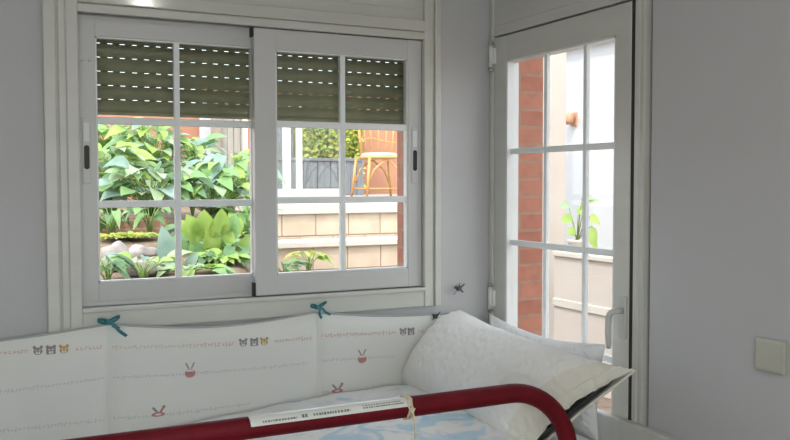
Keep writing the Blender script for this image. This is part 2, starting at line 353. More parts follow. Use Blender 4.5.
# ------------------------------------------------------------------ sliding window
win = thing('window_1', ((WX0+WX1)/2, .06, WZ0), 'white sliding window with two small-paned sashes under an olive shutter', 'window', kind='structure')
b = MB()
b.box((WX0-.03,.0,WZ0-.03),(WX0,.145,WZ1+.06)); b.box((WX1,.0,WZ0-.03),(WX1+.03,.145,WZ1+.06))
b.box((WX0,.0,WZ0-.03),(WX1,.145,WZ0)); b.box((WX0,.03,WZ1),(WX1,.145,WZ1+.06)); b.box((WX0,0,WZ1),(WX1,.03,WZ1+.06))
b.box((WX0,.034,WZ0),(WX1,.037,WZ0+.012)); b.box((WX0,.072,WZ0),(WX1,.075,WZ0+.012))
b.build('frame', 'alu', win)
def sash(x0, x1, z0, z1, gx0, gx1, gz0, gz1, yf, yb, mx, mzs, handle_x, name='sash'):
    b = MB()
    e = .003
    b.box((x0,yf,z0),(gx0,yb,z1),e); b.box((gx1,yf,z0),(x1,yb,z1),e)
    b.box((gx0-.002,yf+.0015,gz1),(gx1+.002,yb,z1),e); b.box((gx0-.002,yf+.0015,z0),(gx1+.002,yb,gz0),e)
    so = b.build(name, 'alu', win)
    yg = (yf+yb)/2
    b = MB()
    w = .005
    b.box((gx0,yf+.004,gz0),(gx0+w,yb-.004,gz1)); b.box((gx1-w,yf+.004,gz0),(gx1,yb-.004,gz1))
    b.box((gx0,yf+.004,gz0),(gx1,yb-.004,gz0+w)); b.box((gx0,yf+.004,gz1-w),(gx1,yb-.004,gz1))
    b.build('glazing_bead', 'bead', so)
    b = MB().box((gx0+.001,yg-.002,gz0+.001),(gx1-.001,yg+.002,gz1-.001)); b.build('glass', 'glass', so)
    b = MB()
    b.box((mx-.010,yg-.010,gz0),(mx+.010,yg+.010,gz1),.003)
    for z in mzs: b.box((gx0,yg-.009,z-.0115),(gx1,yg+.009,z+.0115),.003)
    b.build('muntin', 'munt', so)
    # recessed pull
    b = MB(); zc = 1.632
    b.use('alu').box((handle_x-.013,yf-.0035,zc-.085),(handle_x+.013,yf+.002,zc+.125),.003)
    b.use('bead').box((handle_x-.009,yf-.0045,zc+.05),(handle_x+.009,yf-.003,zc+.11),.001)
    h = b.build('pull_plate', None, so)
    b = MB(); 
    poly = [(handle_x+.0085*math.cos(a), zc+math.copysign(.03,math.sin(a))+.0085*math.sin(a)) for a in [PI*2*k/20+.01 for k in range(20)]]
    b.prism(poly, 'y', yf-.0042, yf+.001)
    o = b.build('pull_slot', 'black', so); o['label'] = 'black oval finger slot'
sash(-1.515, -.90, 1.157, 2.082, -1.461, -.945, 1.229, 2.017, .042, .072, -1.203, (1.751,1.481), -1.492)
sash(-.951, -.3035, 1.159, 2.0785, -.874, -.361, 1.230, 2.007, .002, .034, -.621, (1.754,1.488), -.334)
for (z0_,z1_) in ((2.048,2.0785),(1.159,1.205)): MB().box((-.9565,.004,z0_),(-.9512,.034,z1_)).build('guide_plug', 'black', win)
MB().box((WX1-.0045,.004,1.16),(WX1-.0005,.012,2.078)).build('side_seal', 'dark', win)
# small screws on the left stile
b = MB()
for x in (-1.497, -1.478):
    b.lathe((0,0,0), [(.0001,0),(.0055,.0),(.0055,.003),(.0001,.004)], 10)
    for p in b.v[-40:]: p.x, p.y, p.z = x+p.x, .042-p.z, 1.937+p.y
b.build('screw', 'pvc', win)

# roller shutter
sh = thing('roller_shutter', (-.9,.125,1.77), 'olive green roller shutter with rows of light slots, half lowered outside the window', 'shutter')
b = MB(); pitch = .0455; z = 1.782; x0, x1 = -1.553, -.29; ys = .118
first = True
while z < 2.40:
    zt = z+pitch*.914
    def prof(t): return ys + .007*math.cos((t-.5)*PI) * -1
    nseg = 6
    b.smooth = True
    vs = []; fs = []
    for i in range(nseg+1):
        t = i/nseg; vs += [(x0, prof(t), lerp(z,zt,t)), (x1, prof(t), lerp(z,zt,t))]
    for i in range(nseg): fs.append((2*i,2*i+1,2*i+3,2*i+2))
    b.add(vs, fs); b.smooth = False
    # back skin keeps the slat opaque and thick
    b.add([(x0,ys+.008,z),(x1,ys+.008,z),(x1,ys+.008,zt),(x0,ys+.008,zt)], [(0,1,2,3)])
    # slotted hinge strip between slats
    zs0, zs1 = zt, z+pitch
    b.add([(x0,ys,zs0-.001),(x1,ys,zs0-.001),(x1,ys,zs0+.0012),(x0,ys,zs0+.0012)], [(0,1,2,3)])
    b.add([(x0,ys,zs1-.0016),(x1,ys,zs1-.0016),(x1,ys,zs1),(x0,ys,zs1)], [(0,1,2,3)])
    x = x0; ph = .012
    while x < x1:
        xa, xb = x, min(x+.0235, x1)
        b.add([(xa,ys,zs0),(xb,ys,zs0),(xb,ys,zs1),(xa,ys,zs1)], [(0,1,2,3)])
        x += .0390
    z += pitch
b.build('slat_curtain', 'shut', sh)
MB().box((x0,ys-.008,1.774),(x1,ys+.008,1.786),.003).build('bottom_bar', 'shut', sh)
b = MB()
b.box((-1.575,.098,1.13),(-1.553,.145,2.44)); b.build('guide_rail', 'alu', sh)
MB().box((-.292,.098,1.13),(-.272,.145,2.44)).build('guide_rail', 'alu', sh)
# outside sill
struct(MB().box((-1.56,.145,1.09),(-.283,.29,1.125),.004), 'window_sill', 'coping', 'pale stone sill outside the sliding window', 'sill')

# ------------------------------------------------------------------ glazed door
b = MB()
for (y0,y1,xf) in ((-.813,-.834,-.004),(-.832,-.852,-.001),(-.850,-.861,-.008)): b.box((xf,y1,0),(.09,y0,RH-.001),.003)
b.box((-.010,-.029,0),(.09,-.006,RH-.001),.003)
b.box((-.007,-.813,2.110),(.09,-.028,2.15),.004); b.box((-.002,-.812,2.15),(.03,-.028,RH-.001))
struct(b, 'trim_3', 'trim', 'moulded white frame around the glazed door', 'door frame')
b = MB()   # outer stop frame behind the leaf
b.box((.05,-.035,0),(.095,-.052,2.12)); b.box((.05,-.815,0),(.095,-.79,2.12)); b.box((.05,-.815,2.085),(.095,-.035,2.13))
struct(b, 'trim_4', 'pvc', 'white outer stop of the glazed door frame', 'door frame')
door = thing('door_1', (0,-.42,.01), 'white glazed door with small panes beside the corner', 'door', kind='structure')
gy0, gy1, gz0, gz1 = -.112, -.726, .62, 2.010
b = MB(); xf, xb = -.004, .046
b.box((xf,gy0,.012),(xb,DY0-.004,DZ1-.004),.003); b.box((xf,-.797,.012),(xb,gy1,DZ1-.004),.003)
b.box((xf+.0015,gy1-.002,gz1),(xb,gy0+.002,DZ1-.004),.003); b.box((xf+.0015,gy1-.002,.012),(xb,gy0+.002,gz0),.003)
leaf = b.build('leaf', 'trim', door)
b = MB(); w = .007
b.box((xf+.002,gy0-w,gz0),(xb,gy0,gz1)); b.box((xf+.002,gy1,gz0),(xb,gy1+w,gz1)); b.box((xf+.002,gy1,gz0),(xb,gy0,gz0+w)); b.box((xf+.002,gy1,gz1-w),(xb,gy0,gz1))
b.build('glazing_bead', 'bead', leaf)
MB().box((.018,gy1+.001,gz0+.001),(.022,gy0-.001,gz1-.001)).build('glass', 'glass', leaf)
b = MB()
for y in (-.337,-.556): b.box((.012,y-.009,gz0),(.028,y+.009,gz1),.003)
for z in (1.667,1.322,.977): b.box((.0135,gy1,z-.011),(.0265,gy0,z+.011),.003)
b.build('muntin', 'munt', leaf)
for z in (2.035, 1.1, .25):
    b = MB(); b.use('bead').tube([(-.016,-.026,z-.042),(-.016,-.026,z+.042)], .0085, 14); b.box((-.016,-.045,z-.03),(-.003,-.030,z+.03),.002)
    b.use('steel').tube([(-.016,-.026,z+.044),(-.016,-.026,z+.056)], .0095, 14); b.tube([(-.016,-.026,z-.056),(-.016,-.026,z-.044)], .0095, 14)
    b.build('hinge', None, door)
b = MB().box((-.014,-.792,1.06),(-.003,-.764,1.195),.005)
hp = b.build('handle_plate', 'alu', door)
pth = [(-.012,-.779,1.150),(-.034,-.779,1.150),(-.044,-.776,1.149),(-.048,-.770,1.146),(-.048,-.762,1.140),(-.048,-.757,1.128),(-.048,-.755,1.11),(-.048,-.755,1.08),(-.048,-.757,1.045),(-.048,-.758,1.03)]
MB().tube(pth, [.010]*8+[.0095,.007], 12).build('handle', 'alu', hp)
b = MB().box((-.0015,-.8128,.01),(.05,-.7972,2.106)); b.build('gap_shade_strip', 'dark', door)  # dark strip filling the door gap, painted as its shade

# ------------------------------------------------------------------ light switch
sw = thing('light_switch', (0,-1.328,1.105), 'square ivory light switch on the plain wall right of the door', 'light switch')
MB().box((-.014,-1.374,1.064),(-.0005,-1.284,1.149),.004).build('plate', 'switch', sw)
MB().box((-.0155,-1.368,1.070),(-.012,-1.290,1.143),.002).build('rocker', 'switch', sw)

# ------------------------------------------------------------------ ceiling lamp (its glint shows on the top trim)
P_ = at(143,4,Y=-.024); D_ = P_-CAM; k_ = (2.545-P_.z)/D_.z; LP = V((P_.x+D_.x*k_, P_.y-D_.y*k_, 2.545))
lp = thing('ceiling_lamp', (LP.x,LP.y,RH), 'small round glowing ceiling lamp over the bed', 'ceiling lamp')
MB().lathe((LP.x,LP.y,RH-.035), [(.001,0),(.05,0),(.055,.01),(.055,.0349),(.001,.0349)], 32).build('base', 'alu', lp)
MB().lathe(LP, [(.001,-.036),(.014,-.033),(.025,-.026),(.033,-.014),(.036,0),(.033,.014),(.025,.026),(.018,.041),(.001,.041)], 24).build('bulb', 'lampglass', lp)

# ------------------------------------------------------------------ bed
bed = thing('bed', (-.95,-.53,0), 'single bed with a white headboard pushed into the corner under the window', 'bed')
MB().box((-.036,-1.06,.02),(-.002,-.045,.812),.006).build('headboard', 'bedwood', bed)
b = MB().box((-2.06,-1.0,.30),(-.036,-.965,.48),.005); b.box((-2.06,-.075,.30),(-.036,-.045,.48),.005); b.box((-2.06,-.965,.40),(-.036,-.075,.44))
b.build('bed_frame', 'bedwood', bed)
MB().box((-2.10,-1.01,.02),(-2.06,-.045,.62),.006).build('footboard', 'bedwood', bed)
for x in (-2.02,-1.0,-.1):
    for y in (-.98,-.07): MB().box((x-.025,y-.02,0),(x+.025,y+.02,.31),.004).build('leg', 'bedwood', bed)
mt = MB().box((-2.05,-.955,.442),(-.04,-.08,.728),.03)
mo = tag(mt.build('mattress', 'matt', None, (-1.04,-.5,.442)), 'thick white mattress on the single bed under the covers', 'mattress')

# duvet (height field with thickness)
def dz(x, y):
    base = .765 + .055*sst(-1.55,-.65,x)
    base += .010*nz((x*2.2,y*2.2,1.3)) + .007*nz((x*6,y*5,4.1)) + .004*nz((x*14,y*14,2.2))
    base += .012*math.exp(-((y+.25+.15*(x+1))**2)/.006)*sst(-1.3,-.8,x)
    base -= .02*sst(-.62,-1.0,y)
    return max(base, .744)
b = MB(); DX0, DX1, DYA, DYB = -2.03, -.36, -.965, -.085
def dtop(u, v):
    x = lerp(DX0,DX1,u); y = lerp(DYA,DYB,v)
    e = min(1, min(u, 1-u, v*.6, (1-v)*.6)/.02)
    zz = dz(x,y); return V((x, y, lerp(.738, zz, math.sqrt(max(0,e)))))
b.grid(dtop, 110, 60)
b.grid(lambda u,v: V((lerp(DX0,DX1,u), lerp(DYA,DYB,v), .737)), 20, 12, True)
tag(b.build('duvet', 'duvet', None, (-1.1,-.5,.737)), 'white duvet with soft sky-blue patches spread over the bed', 'duvet')

# small red cloth on the duvet
b = MB()
c0 = at(287, 413, Y=-.62)
cz = dz(c0.x, c0.y)
def rc(u, v):
    x = c0.x-.045+.10*u; y = c0.y-.02+.05*v
    return V((x, y, dz(x,y)+.004+.030*math.sin(PI*u)**.7*math.sin(PI*v)**.6+.003*nz((x*60,y*60,0))))
b.grid(rc, 14, 10)
b.grid(lambda u,v: V((c0.x-.045+.10*u, c0.y-.02+.05*v, dz(c0.x-.045+.10*u, c0.y-.02+.05*v)+.002)), 4, 4, True)
tag(b.build('red_cloth', 'redcloth', None, (c0.x,c0.y,cz)), 'small crumpled red cloth on the duvet behind the rail label', 'cloth')

# ------------------------------------------------------------------ guard rail of the bed
rail = thing('bed_guard_rail', (-1.2,-1.03,.0), 'dark red padded bed guard rail along the open side of the bed', 'guard rail')
RY = -1.035
def arc(cx, cz, r, a0, a1, n=10): return [(cx+r*math.cos(lerp(a0,a1,i/n)), RY, cz+r*math.sin(lerp(a0,a1,i/n))) for i in range(n+1)]
ZR = 1.011; RX1 = -.415; rr = .19
path = [(-1.95,RY,.40)] + arc(-1.95+rr, ZR-rr, rr, PI, PI/2) + [(-1.3,RY,ZR),(-1.0,RY,ZR)] + arc(RX1-rr, ZR-rr, rr, PI/2, 0, 14) + [(RX1,RY,.40)]
MB().tube(path, .0245, 20).build('padded_tube', 'red', rail)
for x in (-1.95, RX1):
    MB().tube([(x,RY,.41),(x,RY,.02)], .014, 12).build('post', 'steel', rail)
# printed label wrapped over the upper front of the tube
xa, xb2 = at(248,431,Y=RY).x, at(408,412,Y=RY).x
b = MB(); R1 = .0252
def lab(u, v):
    a = lerp(math.radians(148), math.radians(52), v)   # angle measured from -y towards +z
    a = lerp(math.radians(18), math.radians(112), v)
    return V((lerp(xa,xb2,u), RY-R1*math.cos(a), ZR+R1*math.sin(a)))
b.use('label').grid(lab, 8, 12)
b.use('ink')
def ln(u0,u1,v0,v1):
    def f(u,v):
        p = lab(lerp(u0,u1,u), lerp(v0,v1,v)); a = lerp(math.radians(18), math.radians(112), lerp(v0,v1,v))
        return p+V((0,-math.cos(a),math.sin(a)))*.0005
    b.grid(f, 2, 2)
rg = random.Random(3)
for (ua,ub,va,vb) in ((.07,.27,.14,.24),(.30,.34,.14,.34),(.37,.60,.16,.30),(.68,.95,.20,.28),(.68,.93,.36,.42)):
    u = ua
    while u < ub:
        w = rg.uniform(.006,.016); ln(u, min(u+w,ub), va, vb); u += w+rg.uniform(.003,.007)
o = b.build('printed_label', None, rail); o['label'] = 'glossy white label with small grey print'
# cord tied on the rail
xc = at(406,412,Y=RY).x
b = MB()
for dx in (-.004, .004):
    b.tube([(xc+dx+.002*math.sin(2*k), RY+.0275*math.cos(2*PI*k/20), ZR+.0275*math.sin(2*PI*k/20)) for k in range(20)], .0027, 8, closed=True)
b.tube([(xc,RY-.028,ZR+.006),(xc+.002,RY-.034,ZR-.01),(xc+.007,RY-.033,ZR-.03),(xc+.010,RY-.030,ZR-.06),(xc+.009,RY-.030,ZR-.11),(xc+.012,RY-.028,ZR-.17)], .0027, 8)
b.tube([(xc-.006,RY-.030,ZR+.0),(xc+.0,RY-.033,ZR-.006),(xc+.006,RY-.030,ZR+.004)], .004, 8)
tag(b.build('cord', 'cream', None, (xc,RY,ZR)), 'cream cord knotted around the dark red rail with one end hanging', 'cord')

# ------------------------------------------------------------------ pillows
def pillow(name, label, A, Bv, Lv, T, mk, open_end=False, nu=150, nv=70):
    """A: top back left corner, Bv: vector along the length, Lv: vector down the width, T: thickness"""
    A, Bv, Lv = V(A), V(Bv), V(Lv); nrm = Lv.cross(Bv).normalized()
    if nrm.x > 0: nrm = -nrm           # faces the room (-x)
    kk = .15 if open_end else 0
    t = thing(name, A+Bv*.5+Lv, label, 'pillow')
    def th(u, v):
        a = 1-abs(2*u-1)**(5.5 if (open_end and u < .5) else 3.0); c = 1-abs(2*v-1)**2.4
        return T*.5*(max(0,a)**.55)*(max(0,c)**.6)
    def pt(u, v, s):
        p = A + Bv*(u*(1-kk*v)) + Lv*v
        # pinch the outline between corners
        k = .030
        p += Lv.normalized()*(k*math.sin(PI*u)*(1-2*v)**3) + Bv.normalized()*(k*math.sin(PI*v)*(1-2*u)**3)
        q_ = V((p.x*14+p.y*16, p.y*30-p.z*26, p.z*24)); w = .008*nz(p*8+V((3,1,0))) + .009*(.35-abs(nz(q_))) + .005*nz(q_*2.3)
        h = th(u,v)
        if open_end and u > .86:
            q = (u-.86)/.14
            hh = th(.86, v); h = lerp(hh, .019*math.sin(PI*v)**.8+.001, sst(0,1,q)**.8)
            if s < 0: p += Bv.normalized()*.006*q
        return p + nrm*(s*h + (w*min(1,h/.02) if s > 0 else 0))
    b = MB()
    if not open_end:
        b.use(mk).grid(lambda u,v: pt(u,v,1), nu, nv); b.grid(lambda u,v: pt(u,v,-1), nu, nv, True)
        b.build('cover', None, t)
    else:
        e = .90
        b.use(mk).grid(lambda u,v: pt(u*e,v,1), nu, nv); b.grid(lambda u,v: pt(u*e,v,-1), nu, nv, True)
        b.build('pillowcase', None, t)
        b = MB(); ext = 1.06
        b.use('hem').grid(lambda u,v: pt(lerp(e,1,u),v,1), 14, nv); b.grid(lambda u,v: pt(lerp(e,1,u),v,-1), 14, nv, True)
        # rolled hems
        b.tube([pt(1,v/nv,1) for v in range(nv+1)], .004, 8); b.tube([pt(1,v/nv,-1) for v in range(nv+1)], .004, 8)
        b.tube([pt(.955,v/nv,1)+nrm*.001 for v in range(nv+1)], .0022, 6)
        b.build('open_hem', None, t)['label'] = 'beige open hem of the pillowcase'
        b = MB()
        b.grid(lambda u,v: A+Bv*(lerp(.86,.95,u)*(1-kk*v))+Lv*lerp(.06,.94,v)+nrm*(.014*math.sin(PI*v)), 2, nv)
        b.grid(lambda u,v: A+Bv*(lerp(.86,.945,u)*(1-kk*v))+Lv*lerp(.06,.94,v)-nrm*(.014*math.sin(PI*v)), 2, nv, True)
        b.build('ticking', None if False else 'inner', t)['label'] = 'pillow inside the open end, painted dark as shade'
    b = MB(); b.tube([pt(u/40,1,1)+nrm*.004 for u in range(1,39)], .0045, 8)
    if open_end: b.build('contact_shade_strip', 'contact_shade', t)['label'] = 'dark strip painted as contact shadow along the lower edge'  # dark strip paints the contact shadow between pillow and duvet
    return t
pillow('pillow', 'large crinkled white pillow with an open beige end leaning at the head of the bed',
       (-.180,-.075,1.070), (-.005,-.945,-.042), (-.235,.045,-.275), .27, 'pill', True)
pillow('pillow', 'smoother white pillow standing upright behind the crinkled one, against the door',
       (-.098,-.15,1.060), (.0,-.655,-.004), (-.025,.0,-.30), .10, 'pill2')

# ------------------------------------------------------------------ crib bumper
bp = thing('crib_bumper', (-1.0,-.05,.72), 'white padded crib bumper with rows of small prints tied up along the wall', 'crib bumper')
YB = -.040
panels = [(-2.02,-1.4495,1.075,1.105,.010),(-1.4495,-.745,1.106,1.096,.030),(-.745,-.20,1.094,1.055,.012)]
def ptop(i, u):
    x0,x1,za,zb,sag = panels[i]; return lerp(za,zb,u) - sag*math.sin(PI*u)
def pface(i, x, z, s=1):
    x0,x1,za,zb,sag = panels[i]; u = max(0,min(1,(x-x0)/(x1-x0))); zt = ptop(i,u); v = max(0,min(1,(z-.70)/(zt-.70)))
    h = .003+.016*(1-abs(2*u-1)**9)**.5*(1-abs(2*v-1)**7)**.5
    h += .003*nz((x*5,z*5,1.7))*min(1,h/.01)
    return V((x, YB - s*h, z))
for i in range(3):
    x0,x1,_,_,_ = panels[i]
    b = MB()
    for s in (1,-.8):
        b.use('bump').grid(lambda u,v: pface(i, lerp(x0,x1,u), lerp(.70, ptop(i,u), v), s), 48, 18, s < 0)
    rg = random.Random(11+i)
    def quad(cx, cz, w, h, ang=0, mk='pr_pink', lift=.0008):
        b.use(mk); ca, sa = math.cos(ang), math.sin(ang); vs = []
        for (a,c) in ((-w/2,-h/2),(w/2,-h/2),(w/2,h/2),(-w/2,h/2)):
            p = pface(i, cx+a*ca-c*sa, cz+a*sa+c*ca); vs.append(p+V((0,-lift,0)))
        b.add(vs, [(0,1,2,3)])
    def disc(cx, cz, rx, rz, mk, lift=.0012, n=12):
        b.use(mk); b.add([pface(i, cx+rx*math.cos(2*PI*k/n), cz+rz*math.sin(2*PI*k/n))+V((0,-lift,0)) for k in range(n)], [list(range(n))])
    def text_row(zf, xa, xb, mk, h, skip=()):
        x = xa
        while x < xb:
            if not any(a < x < c for a,c in skip):
                z = zf(x); k = rg.random()
                hh = h*(1 if k < .75 else 1.9)
                quad(x, z, .0028, hh, rg.uniform(-.25,.25), mk)
                quad(x+.004, z+rg.choice((-.4,0,.4))*h, .008, .0022, rg.uniform(-.3,.3), mk)
            x += rg.uniform(.0085,.0135)
    # rows follow the cloth, a little higher in the middle panel's ends
    o1 = {0:.050,1:.058,2:.047}[i]
    z1 = lambda x: ptop(i, max(0,min(1,(x-x0)/(x1-x0)))) - o1 - (.012 if i == 1 else 0)*math.sin(PI*max(0,min(1,(x-x0)/(x1-x0))))*-1
    icons = {0:[at(38,353,Y=-.058).x, at(51,353,Y=-.058).x, at(64,354,Y=-.058).x], 1:[at(243,341,Y=-.058).x, at(254,340,Y=-.058).x, at(264,341,Y=-.058).x], 2:[at(403,334,Y=-.058).x, at(411,333,Y=-.058).x]}[i]
    zi = {0:at(51,353,Y=-.058).z, 1:at(254,340.5,Y=-.058).z, 2:at(405,334,Y=-.058).z}[i]
    r1 = {0:((0,353),(107,347)),1:((107,348),(312,338)),2:((318,336),(425,331))}[i]
    r2 = {0:((0,392),(105,378)),1:((109,378),(308,363)),2:((318,361),(395,356))}[i]
    r3 = {0:((0,431),(105,420)),1:((109,419),(250,403)),2:((318,393),(330,392))}[i]
    def rowf(r):
        p, q = at(*r[0],Y=-.058), at(*r[1],Y=-.058)
        return (lambda x: lerp(p.z,q.z,(x-p.x)/(q.x-p.x)) - (.006*math.sin(PI*(x-p.x)/(q.x-p.x)) if i==1 else 0)), p.x, q.x
    f, xa, xb_ = rowf(r1)
    xa = max(xa, x0+.015); xb_ = min(xb_, x1-.015)
    skip = [(min(icons)-.028, max(icons)+.028)]
    mid = lerp(xa, xb_, .42)
    if i == 1:
        text_row(f, xa, mid, 'pr_tan', .008, skip); text_row(f, mid, xb_, 'pr_pink', .009, skip)
    else: text_row(f, xa, xb_, 'pr_pink', .009, skip)
    for j, xi in enumerate(icons):
        zc = f(xi)
        mk = ('pr_grey','pr_dark','pr_yel')[j]
        if j == 0: mk = 'pr_dark'
        if j == 1: quad(xi, zc, .027, .024, 0, mk, .0010)
        else: disc(xi, zc-.001, .013, .0115, mk, .0010)
        for s in (-1,1):
            disc(xi+s*.010, zc+.011, .005, .005, mk, .0011, 8)
            disc(xi+s*.005, zc+.002, .0024, .0024, 'bump', .0018, 8)
        disc(xi, zc-.006, .007, .0042, 'bump', .0018, 8)
        disc(xi, zc-.005, .0025, .0018, 'pr_dark', .0024, 8)
    f, xa, xb_ = rowf(r2); text_row(f, max(xa,x0+.015), min(xb_,x1-.015), 'pr_grey', .007)
    f, xa, xb_ = rowf(r3); text_row(f, max(xa,x0+.015), min(xb_,x1-.015), 'pr_grey', .007)
    # little long-eared animals
    for (px,py,pp,kind) in ((190,372,1,0),(362,358,2,0),(158,411,1,1),(337,388,2,1)):
        if pp != i: continue
        p = at(px,py,Y=-.058); x, zc = p.x, p.z
        if kind == 0:
            disc(x, zc-.004, .0175, .0145, 'pr_red'); quad(x, zc+.005, .022, .006, 0, 'bump', .0017)
            for s in (-1,1):
                quad(x+s*.009, zc+.021, .0045, .022, -s*.45, 'pr_brown')
                disc(x+s*.006, zc-.002, .0022, .0022, 'pr_dark', .0020, 8)
        else:
            disc(x, zc-.010, .022, .0075, 'pr_red'); quad(x-.009, zc+.004, .007, .026, .7, 'pr_dark'); quad(x+.012, zc+.004, .007, .026, -.6, 'pr_brown')
            disc(x+.018, zc+.013, .0055, .0055, 'pr_red'); disc(x, zc-.010, .010, .003, 'bump', .0018)
    b.build('panel', None, bp)
    b = MB(); b.tube([pface(i, lerp(x0,x1,u/40), ptop(i,u/40))+V((0,-.001,.001)) for u in range(41)], .0035, 8)
    b.build('top_shade_piping', 'bpipe', bp)
def ribbon(b, pts, w, wd=V((0,0,1))):
    pts = [V(p) for p in pts]
    for s in (-.0006,.0006):
        vs = []
        for i, p in enumerate(pts): vs += [p-wd*w/2+V((0,s,0)), p+wd*w/2+V((0,s,0))]
        b.add(vs, [(2*i,2*i+1,2*i+3,2*i+2) for i in range(len(pts)-1)])
def bow(c, sz, mk, parent, name='ribbon_bow', tails=((.05,-.045),(.022,-.03))):
    c = V(c); b = MB(); b.smooth = True
    for s, up in ((-1,.012),(1,.020)):
        pts = []
        for k in range(13):
            a = 2*PI*k/12
            pts.append(c+V((s*sz*(.5-.5*math.cos(a)), -.004-.011*math.sin(a/2)*(1 if k<=6 else .4), (up*.8)*(.5-.5*math.cos(a))+sz*.16*math.sin(a))))
        ribbon(b, pts, .013*sz/.04, V((0,-.5,.8)).normalized())
    for tx, tz in tails:
        pts = [c+V((tx*t+.004*math.sin(t*7), -.006-.006*math.sin(PI*t), tz*t*(.6+.4*t))) for t in [k/8 for k in range(9)]]
        ribbon(b, pts, .012*sz/.04, V((.75,0,.66)))
    b.smooth = False; b.box(c+V((-.008,-.013,-.008)), c+V((.008,.002,.009)), .004)
    return b.build(name, mk, parent) if parent else b.build(name, mk, None, c)
q = at(108,322,Y=-.055); bow((q.x,-.056,q.z), .034, 'teal', bp, tails=((.052,-.048),(.030,-.022)))['label'] = 'teal ribbon bow'
q = at(317,307,Y=-.055); bow((q.x,-.056,q.z), .030, 'teal', bp, tails=((.045,-.030),(.012,-.040)))['label'] = 'teal ribbon bow'
q = at(434,316,Y=-.045); bow((q.x,-.050,q.z), .016, 'greyrib', bp, tails=((.02,.012),(-.012,-.012)))
# hook with a grey ribbon right of the window
q = at(455,288,Y=0)
hk = thing('wall_hook', (q.x,0,q.z), 'small dark hook with a knotted grey ribbon on the wall right of the window', 'hook')
MB().tube([(q.x,0,q.z+.004),(q.x,-.016,q.z+.004),(q.x,-.022,q.z+.008),(q.x,-.022,q.z+.018)], .0035, 8).build('hook', 'steel', hk)
bow((q.x,-.022,q.z), .021, 'greyrib', hk, tails=((-.022,-.020),(.004,.022),(.018,-.014)))

# ------------------------------------------------------------------ outside: terrace side (right, through the door)
struct(MB().box((.22,-4,-.12),(6,6.4,0)), 'ground_terrace', 'terrafl', 'tiled terrace outside the glazed door', 'terrace')
pw = thing('parapet_wall', (2.05,1.2,0), 'low cream rendered parapet wall across the terrace outside the door', 'wall')
MB().box((1.96,-.6,0),(2.12,2.2,1.02)).build('wall_body', 'render', pw)
MB().box((1.94,-.6,1.02),(2.14,2.2,1.055),.006).build('coping', 'coping', pw)
MB().box((1.945,-.6,.66),(1.965,2.2,.715),.004).build('band', 'coping', pw)
ypl = at(566,200,X=2.30).y
tag(MB().box((1.98,ypl,0),(2.30,ypl+.3,3.2),.01).build('pillar', 'render', None, (2.12,ypl+.15,0)), 'tall square cream pillar on the terrace just right of the brick reveal', 'pillar')
ww = thing('white_wall', (3.1,1.8,0), 'tall bright white rendered wall beyond the terrace parapet', 'wall')
MB().box((3.05,-1.2,0),(3.2,3.9,3.15)).build('wall_body', 'white', ww)
MB().box((2.98,-1.2,2.74),(3.06,3.9,2.80),.006).build('ledge', 'white', ww)
wl = at(570,119,X=3.0)
lm = thing('wall_lamp', (3.05,wl.y,wl.z), 'small orange terracotta wall lamp on the white wall beyond the door', 'wall lamp')
MB().box((3.035,wl.y-.04,wl.z-.06),(3.05,wl.y+.04,wl.z+.06),.004).build('back_plate', 'pot', lm)
b = MB().lathe((2.985,wl.y,wl.z-.05), [(.02,0),(.045,.02),(.05,.07),(.035,.10),(.01,.11)], 16); b.build('lamp_shade', 'pot', lm)

# ------------------------------------------------------------------ plants
def plant(name, label, base, cfgs, stems=True, cat='plant', group=None, mk_stem='stemg'):
    """cfgs: list of (leaf base, dir, up, L, W, droop, fold, material)"""
    t = thing(name, base, label, cat, group); base = V(base)
    b = MB()
    for (p,d,u,L,W,dr,fo,mk) in cfgs: b.use(mk).leaf(p,d,u,L,W,dr,fo)
    b.build('foliage', None, t)
    if stems:
        b = MB()
        for (p,*_) in cfgs:
            p = V(p); mid = (base+p)/2+V((0,0,.12*(p-base).length)); mid.x = lerp(base.x,p.x,.35); mid.y = lerp(base.y,p.y,.35)
            b.tube([base,mid,p], [.006,.005,.003], 5)
        b.build('stem', mk_stem, t)
    return t
def bush(px, py, Y, w, h, n, L, W, mks, name, label, drop=.35, zbase=None, seed=0, up=.2, depth=None):
    """a leafy mound centred (crown) where the survey puts it"""
    rg = random.Random(seed+int(px)*7+int(py)); c = at(px,py,Y=Y); gz = ground(c.x, Y) if zbase is None else zbase
    base = V((c.x, Y, gz)); cf = []
    for k in range(n):
        a = rg.uniform(0, 2*PI); r = math.sqrt(rg.random()); zz = rg.uniform(-1,1)
        sc = math.sqrt(max(.05,1-zz*zz*.8))
        p = c + V((math.cos(a)*r*w*sc, math.sin(a)*r*(depth or w)*.7*sc, zz*h))
        p.z = max(p.z, gz+.03)
        d = V((math.cos(a)*(.5+r), math.sin(a)*(.5+r)-.25, up+rg.uniform(-.35,.45)))
        u = V((rg.uniform(-.4,.4), rg.uniform(-.7,.1), 1))
        s = rg.uniform(.7,1.25)
        cf.append((p, d, u, L*s, W*s*rg.uniform(.8,1.1), rg.uniform(.2,1)*drop*2, rg.uniform(.05,.4), rg.choice(mks)))
    return plant(name, label, base, cf)
def ground(x, y):
    h = lerp(.78, 1.12, sst(.3,4.2,y)) + .10*sst(4.2,6.5,y)
    e = -.80 + .315*y                 # the bed drops to the path along this edge
    return lerp(h, .42, sst(e-.30, e+.12, x))

